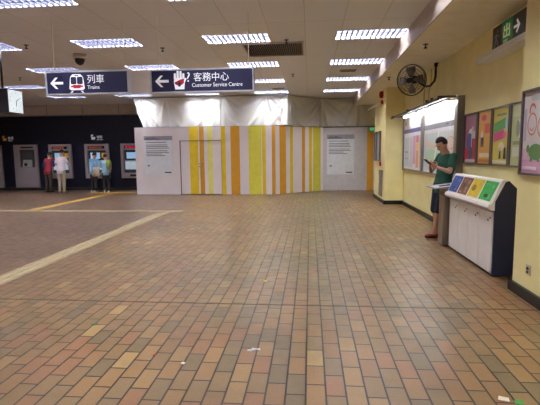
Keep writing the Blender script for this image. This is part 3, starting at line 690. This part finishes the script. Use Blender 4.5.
MB().box((LX-.05,13.3,1.07), (LX,13.42,1.19), red).build('case', t, bevel=.006); MB().box((LX-.054,13.33,1.1), (LX-.05,13.39,1.16), white).build('glass', t)
t = thing('alarm_bell', 'red fire alarm bell high on the side of the far pillar', 'alarm', (LX, 13.1, 2.88))
MB().cyl((LX,13.2,3.13), (LX-.07,13.2,3.13), .1, red, 18).sph((LX-.07,13.2,3.13), (.04,.095,.095), red, 16, 8).build('bell', t)
MB().box((LX-.06,13.1,2.86), (LX,13.22,2.96), red).build('strobe', t)
t = thing('strip_light', 'thin white strip light jutting out by the far pillar towards the hoarding', 'strip light', (2.04, 14.3, 2.86))
MB().box((2.02,13.35,2.9), (2.06,15.9,2.96), white).build('batten', t)
MB().cyl((2.04,13.4,2.885), (2.04,15.85,2.885), .014, M('tube_off', (230,230,230), .2), 8).build('tube', t)
b = MB()
for y in (13.5, 14.5): b.box((2.03,y,2.94), (LX,y+.03,2.955), steel)
b.build('wall_arm', t)
t = thing('exit_light', 'tiny green exit light above the right end of the hoarding', 'exit light', (2.3, 16.9, 2.25))
MB().box((2.22,16.9,2.26), (2.42,17.049,2.40), dgrey).build('case', t); MB().box((2.23,16.89,2.27), (2.41,16.9,2.39), M('green_glow', (90,220,150), .4, emit=.25)).build('lens', t)

# ================================================================ BINS
t = thing('recycling_bin', 'white four-part recycling bin with blue, brown, yellow and green lids', 'recycling bin', (2.35, 6.1, 0))
ya, yb = 6.92, 5.28
prof = [(2.15,.03),(2.15,.775),(2.10,.80),(2.075,.835),(2.09,.865),(2.215,1.135),(2.25,1.15),(2.30,1.14),(2.42,1.02),(2.56,1.02),(2.56,.03)]
bw = M('bin_white', (236,230,224), .35, var=.03); bn = M('bin_navy', (44,46,68), .4)
MB().prism(prof, lambda u, v, d: (u, d, v), yb+.025, ya-.025, bw).build('body', t)
pr2 = [(x_-(.004 if x_ < 2.5 else 0), z_+.004) for x_, z_ in prof]
MB().prism([(2.15,.01)]+prof[1:3]+[(2.12,.86),(2.235,1.12)]+prof[7:], lambda u, v, d: (u, d, v), yb-.0, yb+.025, bn).build('end_panel', t)
MB().prism([(2.15,.01)]+prof[1:3]+[(2.12,.86),(2.235,1.12)]+prof[7:], lambda u, v, d: (u, d, v), ya-.025, ya, bn).build('end_panel', t)
MB().prism([(2.148,.79),(2.095,.80),(2.065,.835),(2.08,.872),(2.11,.88),(2.215,1.142),(2.25,1.158),(2.262,1.14),(2.15,.9)], lambda u, v, d: (u, d, v), yb-.006, ya+.006, bw).build('lid_frame', t, bevel=.004)
n = 4; q = (ya-yb-.05)/n
for k in range(n):
    y1 = ya-.025-q*k-.006; y0 = y1-q+.012
    d = MB().box((2.138,y0,.04), (2.15,y1,.765), bw).build('door', t, bevel=.003)
    MB().cyl((2.13,y0+.05,.7), (2.138,y0+.05,.7), .012, steel).build('lock', d)
    MB().box((2.1365,y0+.1,.655), (2.138,y0+.14,.675), dgrey).build('small_mark', d)
    cols = [(34,72,156), (128,82,62), (222,192,24), (44,164,66)]
    names = ['blue', 'brown', 'yellow', 'green']
    P0 = Vector((2.108,0,.887)); P1 = Vector((2.214,0,1.128)); sl = (P1-P0); nn = Vector((-sl.z,0,sl.x)).normalized()
    def Q(u, v, d, y1=y1, y0=y0): return P0+sl*v+nn*(d+.004)+Vector((0, y1-(y1-y0)*u, 0))
    cm_ = M('lid_'+names[k], cols[k], .5, var=.15, scale=14)
    l_ = MB().prism(R4(.035,.03,.965,.97), Q, -.004, .004, cm_).build('lid', t); l_['label'] = names[k]+' lid insert'
    ap = MB()
    if k == 0: ap.prism(R4(.2,.24,.62,.33), Q, .004, .007, blackp)
    elif k == 3: ap.prism(ell(.5,.25,.16,.1), Q, .004, .007, blackp)
    else: ap.prism(ell(.34,.5,.17,.17), Q, .004, .007, M('opening_'+names[k], tuple(int(c*.62) for c in cols[k]), .4))
    ap.build('opening', l_)
    pc = MB(); wc = M('pictogram_'+names[k], tuple(min(255, int(c*.6+70)) for c in cols[k]), .4)
    pc.prism(R4(.2,.8,.5,.84), Q, .004, .0055, wc).prism(R4(.2,.72,.42,.75), Q, .004, .0055, wc).prism(ell(.75,.72,.1,.09), Q, .004, .0055, wc).prism([(.6,.14),(.86,.14),(.73,.4)], Q, .004, .0055, wc)
    if k in (1, 2): pc.prism(ell(.7,.38,.12,.08), Q, .004, .0055, wc).prism(R4(.14,.1,.4,.2), Q, .004, .0055, wc)
    pc.build('pictogram', l_)
# steel leaflet stand / bin
t = thing('newspaper_stand', 'brown steel stand with a flat top tray between the man and the recycling bin', 'stand', (2.3, 7.1, 0))
bs = M('bronze_steel', (136,118,100), .4, .3, var=.1, scale=20, stretch=(1,1,.05))
o = MB().prism([(2.09,6.985),(2.075,7.0),(2.075,7.23),(2.09,7.25),(2.5,7.25),(2.5,6.985)], lambda u, v, d: (u, v, d), .02, .9, bs).build('body', t, bevel=.004)
MB().box((2.12,7.0,0), (2.5,7.24,.02), blackp).build('base', t)
MB().box((2.07,6.99,.80), (2.076,7.24,.86), dsteel).build('rim_band', t)
F2 = lambda u, v, d: (1.93+u, 6.96+v, .905+d+u*.12)
MB().prism(R4(0,.0,.6,.52), F2, 0, .015, M('tray_grey',(150,148,150), .35, .3)).build('top_tray', t)
o = MB().prism([(.02,.03),(.27,.03),(.27,.36),(.02,.36)], F2, .0155, .021, M('leaflet_white',(226,222,224), .5))
tag(o.build('leaflet'), 'white leaflet lying on the tray of the brown stand', 'leaflet')
o = MB().prism([(.31,.04),(.56,.04),(.56,.46),(.31,.46)], F2, .0155, .023, M('leaflet_blue',(130,136,196), .5))
tag(o.build('leaflet'), 'pale blue leaflet lying at the wall side of the brown stand tray', 'leaflet')
o = MB().prism(rrect(.1,.1,.26,.18,.012), F2, .0215, .034, blackp)
tag(o.build('pouch'), 'small flat black pouch lying on the white leaflet on the stand', 'pouch')
t = thing('brochure_pile', 'dark brochures lying flat on the back ledge of the recycling bin', 'brochures', (2.49, 6.75, 1.02))
bk = MB(); 
for k, (dx, dy) in enumerate(((0,0),(.008,.02),(-.004,-.01),(.006,.01))):
    c = (C(60,64,84), C(190,190,196), C(74,84,120), C(66,62,66))[k]
    MB().box((2.36+dx,6.5+dy,1.022+k*.022), (2.55+dx,6.88+dy,1.042+k*.022), c).build('brochure', t)

# ================================================================ LITTER
def scrap(pts, c, label, cat='litter'):
    x0, y0 = pts[0]
    tag(MB().prism(pts, lambda u, v, d: (u, v, d), .0015, .005, M('scrap_%d_%d_%d' % c, c, .6)).build('litter_scrap'), label, cat, 'litter on the floor')
scrap([(-.475,3.16),(-.38,3.165),(-.38,3.185),(-.445,3.19),(-.45,3.135),(-.475,3.135)], (226,224,220), 'white T-shaped paper scrap on the tiles in the near middle')
scrap([(-.93,2.91),(-.90,2.90),(-.89,2.925),(-.915,2.935)], (206,204,196), 'pale crumb of paper left of the white scrap, nearest the viewer')
scrap([(-1.93,3.56),(-1.89,3.555),(-1.88,3.585),(-1.91,3.595)], (36,120,80), 'green scrap on the tiles at the left')
scrap([(-1.17,3.02),(-1.155,3.02),(-1.155,3.04),(-1.17,3.04)], (200,50,50), 'tiny red scrap on the tiles left of centre')
scrap([(-.54,4.93),(-.5,4.93),(-.5,4.97),(-.54,4.97)], (230,210,50), 'tiny yellow scrap beyond the floor joint in the middle')
scrap([(1.21,2.56),(1.26,2.55),(1.27,2.60),(1.23,2.61)], (70,150,70), 'green and white wrapper at the bottom right corner')
scrap([(1.13,2.60),(1.19,2.58),(1.2,2.62),(1.15,2.64)], (214,206,190), 'crumpled pale tissue beside the green wrapper')

# ================================================================ PEOPLE
skin = M('skin', (196,150,122), .5, var=.04); hairm = M('hair_black', (26,22,22), .5)
def remesh(mb, voxel, smooth, name, mt):
    me = mb.mesh('tmp'); o = bpy.data.objects.new('tmp', me); COL.objects.link(o)
    r = o.modifiers.new('r', 'REMESH'); r.mode = 'VOXEL'; r.voxel_size = voxel; r.use_smooth_shade = True
    s = o.modifiers.new('s', 'SMOOTH'); s.factor = .5; s.iterations = smooth
    dg = bpy.context.evaluated_depsgraph_get(); dg.update()
    out = bpy.data.meshes.new_from_object(o.evaluated_get(dg)); bpy.data.objects.remove(o)
    out.name = name; out.materials.clear(); out.materials.append(mt)
    out.polygons.foreach_set('material_index', [0]*len(out.polygons))
    out.polygons.foreach_set('use_smooth', [True]*len(out.polygons)); return out
def headfn(scale=1.0, hair=False):
    def fn(p, u):
        x, y, z = u; X, Y, Z = p
        if z < 0: Y *= 1-.28*(-z); X = X*(1-.12*(-z)) if x > 0 else X*(1-.42*(-z))
        if x > 0 and z < -.2: X += .008
        if x > .6 and -.1 < z < .3: X -= .004
        k = 1.0
        if hair:
            face = x > .3 and z < .52; low = z < -.35 or (x > -.15 and z < -.05)
            k = .9 if (face or low) else 1.09
        return Vector((X*k, Y*k, Z*k))
    return fn
def hand(mb, wrist, d, palm, fat, curl=55, thumbside=1, length=1.0):
    d = Vector(d).normalized(); pn = Vector(palm); pn = (pn-d*pn.dot(d)).normalized(); sd = d.cross(pn).normalized()*thumbside
    wrist = Vector(wrist); L0 = .085*length
    for k, off in enumerate((-.030, -.010, .010, .030)):       # palm made of four rays
        mb.tube([wrist+sd*off*.5, wrist+d*L0*.55+sd*off*.9, wrist+d*L0+sd*off], [fat*1.25, fat*1.45, fat*1.15], skin, 8)
    for off, ln in ((-.033,.058), (-.011,.074), (.011,.08), (.033,.07)):
        p = wrist+d*L0+sd*off; pts = [p]; ang = math.radians(curl*.35)
        for seg_ in (.45, .32, .23):
            dd = d*math.cos(ang)+pn*math.sin(ang); p = p+dd*ln*length*seg_*1.05; pts.append(p); ang += math.radians(curl*.6)
        mb.tube(pts, [fat, fat*.95, fat*.88, fat*.8], skin, 7)
    p = wrist+d*.022+sd*.028; q_ = p+(d*.55+sd*.7+pn*.35).normalized()*.04; r_ = q_+(d*.85+pn*.5).normalized()*.032; e_ = r_+(d*.9+pn*.2-sd*.2).normalized()*.024
    mb.tube([p, q_, r_, e_], [fat*1.35, fat*1.15, fat, fat*.85], skin, 7)
def person(label, loc, rz, S, pose, colors, vox, group=None):
    t = thing('person', label, 'person', loc, rz, group)
    P = {k: Vector(v)*S for k, v in pose.items() if k not in ('head_pitch', 'head_yaw', 'curl')}
    mb = MB(); fat = .0088 if vox < .007 else .0115
    hip = (P['hipL']+P['hipR'])/2; ch = P['chest']; sh = (P['shL']+P['shR'])/2; nk = P['neck']
    wst = hip.lerp(ch, .5)
    def tor(k, mt, b, low=True):
        R = []
        if low: R += [((hip.x,hip.y,hip.z-.09*S), .085*S+k, .125*S+k), ((hip.x-.01,hip.y,hip.z), .112*S+k, .165*S+k)]
        R += [((wst.x,wst.y,wst.z), .098*S+k, .142*S+k), ((ch.x,ch.y,ch.z-.06*S), .112*S+k, .165*S+k), ((ch.x,ch.y,ch.z+.05*S), .112*S+k, .175*S+k),
              ((sh.x,sh.y,sh.z), .08*S+k, .155*S+k), ((sh.x+.005,sh.y,sh.z+.045*S), .055*S+k*.6, .09*S+k*.6)]
        b.loft(R, mt, 24)
    tor(0, skin, mb)
    for s_ in 'LR':
        mb.tube([P['sh'+s_], P['el'+s_], P['wr'+s_]], [.05*S, .038*S, .026*S], skin, 10)
        mb.sph(P['el'+s_].lerp(P['wr'+s_], .25), .04*S, skin, 10, 8)
        d = P['hd'+s_]-P['wr'+s_]
        hand(mb, P['wr'+s_], d, P['pn'+s_], fat, pose.get('curl', 60), 1 if s_ == 'R' else -1)
        mb.tube([P['hip'+s_], P['kn'+s_], P['an'+s_]], [.085*S, .058*S, .038*S], skin, 12)
        cf = P['kn'+s_].lerp(P['an'+s_], .3); mb.sph(cf+Vector((-.012,0,0)), (.052*S,.05*S,.1*S), skin, 12, 8)
        an = P['an'+s_]; to = P['to'+s_]; fd_ = (to-an); fd_.z = 0; fd_.normalize()
        mb.tube([an+Vector((0,0,-.02))-fd_*.03, to.lerp(an, .5)+Vector((0,0,.0)), to], [.035*S, .032*S, .022*S], skin, 9)
    hc = P['head']; mb.tube([sh+Vector((0,0,.0)), nk, hc+Vector((-.015,0,-.05))*S], [.07*S, .056*S, .054*S], skin, 12)
    # head
    hm_ = MB(); hr = (.098*S, .078*S, .122*S); o0 = Vector((0,0,0))
    hm_.sph(o0, hr, skin, 28, 20, headfn())
    hm_.tube([(.09*S,0,.02*S), (.108*S,0,-.02*S)], [.009*S, .014*S], skin, 8)
    hm_.sph((.088*S,0,-.055*S), (.014*S,.026*S,.009*S), skin, 10, 6); hm_.sph((.082*S,0,-.1*S), (.02*S,.024*S,.018*S), skin, 10, 6)
    hm_.sph((.086*S,0,.034*S), (.012*S,.045*S,.01*S), skin, 10, 6)
    for sy_ in (-1, 1): hm_.sph((-.005*S, sy_*.078*S, -.01*S), (.02*S,.01*S,.032*S), skin, 10, 8)
    HM = Matrix.Translation(hc) @ Matrix.Rotation(math.radians(pose.get('head_yaw', 0)), 4, 'Z') @ Matrix.Rotation(math.radians(pose.get('head_pitch', 0)), 4, 'Y')
    for v in hm_.v: v.xyz = (HM @ v)
    o = len(mb.v); mb.v += hm_.v
    for f in hm_.f: mb.f.append([i+o for i in f])
    mb.m += [0]*len(hm_.f); mb.sm += [True]*len(hm_.f)
    def child(name, me, par=t):
        ob = bpy.data.objects.new(name, me); COL.objects.link(ob); ob.parent = par; return ob
    body = child('body', remesh(mb, vox, 3, 'body', skin))
    hb_ = MB().sph((-.006*S,0,.012*S), (.1*S,.08*S,.122*S), hairm, 32, 24, headfn(hair=True))
    if pose.get('bun'): hb_.sph((-.1*S,0,.0), .045*S, hairm)
    for v in hb_.v: v.xyz = (HM @ v)
    child('hair', remesh(hb_, vox, 2, 'hair', hairm))
    eb = MB()
    for sy_ in (-1, 1):
        eb.sph((.086*S, sy_*.032*S, .012*S), (.008*S,.013*S,.006*S), M('eye_dark',(30,24,22), .2), 8, 6)
        eb.sph((.09*S, sy_*.033*S, .036*S), (.006*S,.02*S,.004*S), hairm, 8, 6)
    for v in eb.v: v.xyz = (HM @ v)
    child('eyes', eb.mesh('eyes'))
    # clothes
    top = colors['top']; sb = MB(); tor(.016, top, sb); slv = colors.get('sleeve', .62)
    for s_ in 'LR':
        e_ = P['sh'+s_].lerp(P['el'+s_], slv); sb.tube([P['sh'+s_], e_], [.066*S, .058*S], top, 12)
        if colors.get('long'): sb.tube([P['sh'+s_], P['el'+s_], P['el'+s_].lerp(P['wr'+s_], .85)], [.066*S, .054*S, .042*S], top, 12)
    sb.loft([((hip.x,hip.y,hip.z-.12*S), .118*S, .17*S), ((hip.x,hip.y,hip.z+.02*S), .122*S, .178*S), ((wst.x,wst.y,wst.z), .118*S, .162*S)], top, 24)
    child(colors.get('topname', 'shirt'), remesh(sb, vox, 3, 'shirt', top))
    if colors.get('under'):
        ub = MB()
        for s_ in 'LR': ub.tube([P['sh'+s_]*.0+P['sh'+s_].lerp(P['el'+s_], .35), P['el'+s_]], [.07*S, .056*S], colors['under'], 12)
        child('shirt_sleeves', remesh(ub, vox, 2, 'sleeves', colors['under']))
    pm = colors['pants']; pb = MB()
    pb.loft([((hip.x,hip.y,hip.z-.1*S), .108*S, .158*S), ((hip.x,hip.y,hip.z+.05*S), .12*S, .168*S)], pm, 20)
    for s_ in 'LR':
        if colors.get('shorts'): pb.tube([P['hip'+s_], P['hip'+s_].lerp(P['kn'+s_], .98)], [.1*S, .083*S], pm, 12)
        else: pb.tube([P['hip'+s_], P['kn'+s_], P['an'+s_]+Vector((0,0,.01))], [.1*S, .076*S, .058*S], pm, 12)
    child('shorts' if colors.get('shorts') else 'trousers', remesh(pb, vox, 3, 'trousers', pm))
    for s_ in 'LR':
        an = P['an'+s_]; to = P['to'+s_]; fd_ = (to-an); fd_.z = 0; fd_.normalize(); zb = min(an.z, to.z)
        s2 = MB().tube([an-fd_*.035+Vector((0,0,-.035)), an.lerp(to, .5)+Vector((0,0,-.012)), to], [.04*S, .042*S, .032*S], colors['shoe'], 10)
        child('shoe', remesh(s2, min(vox, .008), 2, 'shoe', colors['shoe']))
    return t
# local frame: +x forward, +y left
def stand(armL, armR, lean=.0, pitch=20, yaw=0, pnL=(0,-1,.3), pnR=(0,1,.3), legs=None, curl=60):
    p = dict(hipL=(0,.085,.90), hipR=(0,-.085,.90), chest=(lean*.8,0,1.25), shL=(lean,.165,1.40), shR=(lean,-.165,1.40), neck=(lean+.02,0,1.48), head=(lean+.05,0,1.60),
             knL=(.02,.09,.49), knR=(.02,-.09,.49), anL=(-.02,.1,.075), anR=(-.02,-.1,.075), toL=(.13,.12,.035), toR=(.13,-.12,.035),
             elL=armL[0], wrL=armL[1], hdL=armL[2], elR=armR[0], wrR=armR[1], hdR=armR[2], pnL=pnL, pnR=pnR, head_pitch=pitch, head_yaw=yaw, curl=curl)
    if legs: p.update(legs)
    return p
# man with phone, leaning back
pose = stand(((.02,.23,1.15), (.155,.09,1.22), (.225,.03,1.27)), ((.03,-.235,1.14), (.165,-.09,1.225), (.225,-.035,1.285)), lean=-.10, pitch=34,
    pnL=(.1,-.8,.6), pnR=(.1,.8,.6), curl=70,
    legs=dict(hipL=(-.02,.085,.90), hipR=(-.02,-.085,.90), chest=(-.09,0,1.24), neck=(-.06,0,1.49), head=(0.01,0,1.60), knL=(.09,.08,.49), knR=(.05,-.07,.48), anL=(.12,.0,.075), anR=(.0,-.03,.075),
        toL=(.25,-.02,.035), toR=(.12,-.09,.035)))
man = person('man in green T-shirt and navy shorts looking down at his phone by the map case', (2.24, 7.72, 0), math.radians(180+22), 1.0, pose,
    dict(top=M('tshirt_green', (42,92,74), .8, var=.12, scale=5, bump=.2), pants=M('shorts_navy', (30,34,52), .85, bump=.2), shorts=True, shoe=M('shoe_maroon', (136,50,62), .6)), .006)
Rm = Matrix.Rotation(math.radians(202), 4, 'Z')
def toworld(p): return Vector((2.24,7.72,0))+(Rm @ Vector(p))
ph = MB(); c = Vector((.285,0,1.315)); ux = Vector((.8,0,.6)); nx = Vector((-.6,0,.8))
def PF(u, v, d): return toworld(c+Vector((0,1,0))*u+ux*v+nx*d)
ph.prism(rrect(-.036,-.07,.036,.07,.01), PF, -.004, .004, blackp)
o = ph.build('phone'); tag(o, 'black mobile phone held in the hands of the man in green', 'phone')
# customers at the machines (facing the back wall, +Y)
N_ = math.radians(90)
jeans = M('dark_trousers', (42,40,44), .8); dbrown = M('brown_trousers', (70,58,54), .8)
p = stand(((.06,.25,1.13), (.26,.2,1.12), (.34,.16,1.15)), ((.1,-.22,1.14), (.3,-.16,1.18), (.38,-.12,1.22)), lean=.1, pitch=25, yaw=-20)
person('customer in red vest over blue sleeves at the machine, beside the white-shirted one', (-10.43,16.62,0), N_-.15, .93, p,
    dict(top=M('vest_red', (150,34,48), .7), topname='vest', sleeve=.25, under=M('sleeve_blue', (40,64,130), .8), pants=dbrown, shoe=blackp), .011)
p = stand(((.02,.24,1.15), (.2,.2,1.05), (.28,.17,1.08)), ((.1,-.27,1.14), (.28,-.2,1.12), (.35,-.14,1.16)), lean=.05, pitch=28, yaw=-15)
person('customer in white T-shirt and beige trousers seen from behind at the ticket machine', (-9.75,16.4,0), N_-.1, .98, p,
    dict(top=M('tshirt_white', (224,212,220), .8, bump=.1), pants=M('trousers_beige', (176,160,140), .8), shoe=M('shoe_tan',(150,130,110))), .011)
p = stand(((.04,.22,1.15), (.22,.16,1.12), (.3,.12,1.16)), ((.06,-.24,1.14), (.26,-.2,1.14), (.33,-.16,1.18)), lean=.06, pitch=26, yaw=-25)
bsh = M('shirt_lightblue', (130,180,214), .75, var=.1)
wsh = M('shoe_white', (214,210,208), .6)
person('customer in light blue shirt and dark trousers, left of the pair in blue', (-8.6,16.75,0), N_-.2, .91, p, dict(top=bsh, pants=jeans, shoe=wsh, sleeve=.9), .011)
p = stand(((.1,.23,1.15), (.24,.14,1.1), (.31,.08,1.14)), ((.0,-.2,1.13), (.12,-.22,.93), (.17,-.2,.87)), lean=.05, pitch=22, yaw=25)
person('customer in pale blue shirt wearing a lime backpack, right of the pair in blue', (-8.02,16.6,0), N_+.45, .87, p, dict(top=M('shirt_paleblue', (150,190,216), .75, var=.1), pants=jeans, shoe=wsh, sleeve=.9), .011)
# bags
bpk = M('backpack_lime', (150,160,60), .7, var=.2, scale=12)
t = thing('backpack', 'lime and grey backpack on the back of the right-hand customer in blue', 'backpack', (-7.79,16.42,.9))
MB().loft([((-7.79,16.42,.9),.07,.1),((-7.79,16.42,.94),.09,.12),((-7.79,16.42,1.2),.085,.115),((-7.79,16.42,1.28),.05,.08)], bpk, 18, .8).build('pack', t)
MB().loft([((-7.76,16.33,.94),.05,.03),((-7.76,16.33,1.08),.05,.03)], M('pocket_grey', (120,120,120), .7), 12, .7).build('pocket', t)
t = thing('tote_bag', 'cream tote bag hanging between the two customers in blue', 'bag', (-8.33,16.42,.62))
MB().loft([((-8.33,16.42,.64),.15,.05),((-8.33,16.42,.72),.17,.07),((-8.31,16.42,.92),.13,.05),((-8.31,16.42,1.0),.11,.03)], M('canvas_cream', (178,164,146), .85, var=.12, scale=10, bump=.3), 18, .7).build('pouch', t)
MB().pipe([(-8.39,16.42,.98),(-8.37,16.44,1.1),(-8.31,16.47,1.17),(-8.25,16.44,1.1),(-8.23,16.42,.98)], .01, M('canvas_cream', (178,164,146)), 6).build('strap', t)
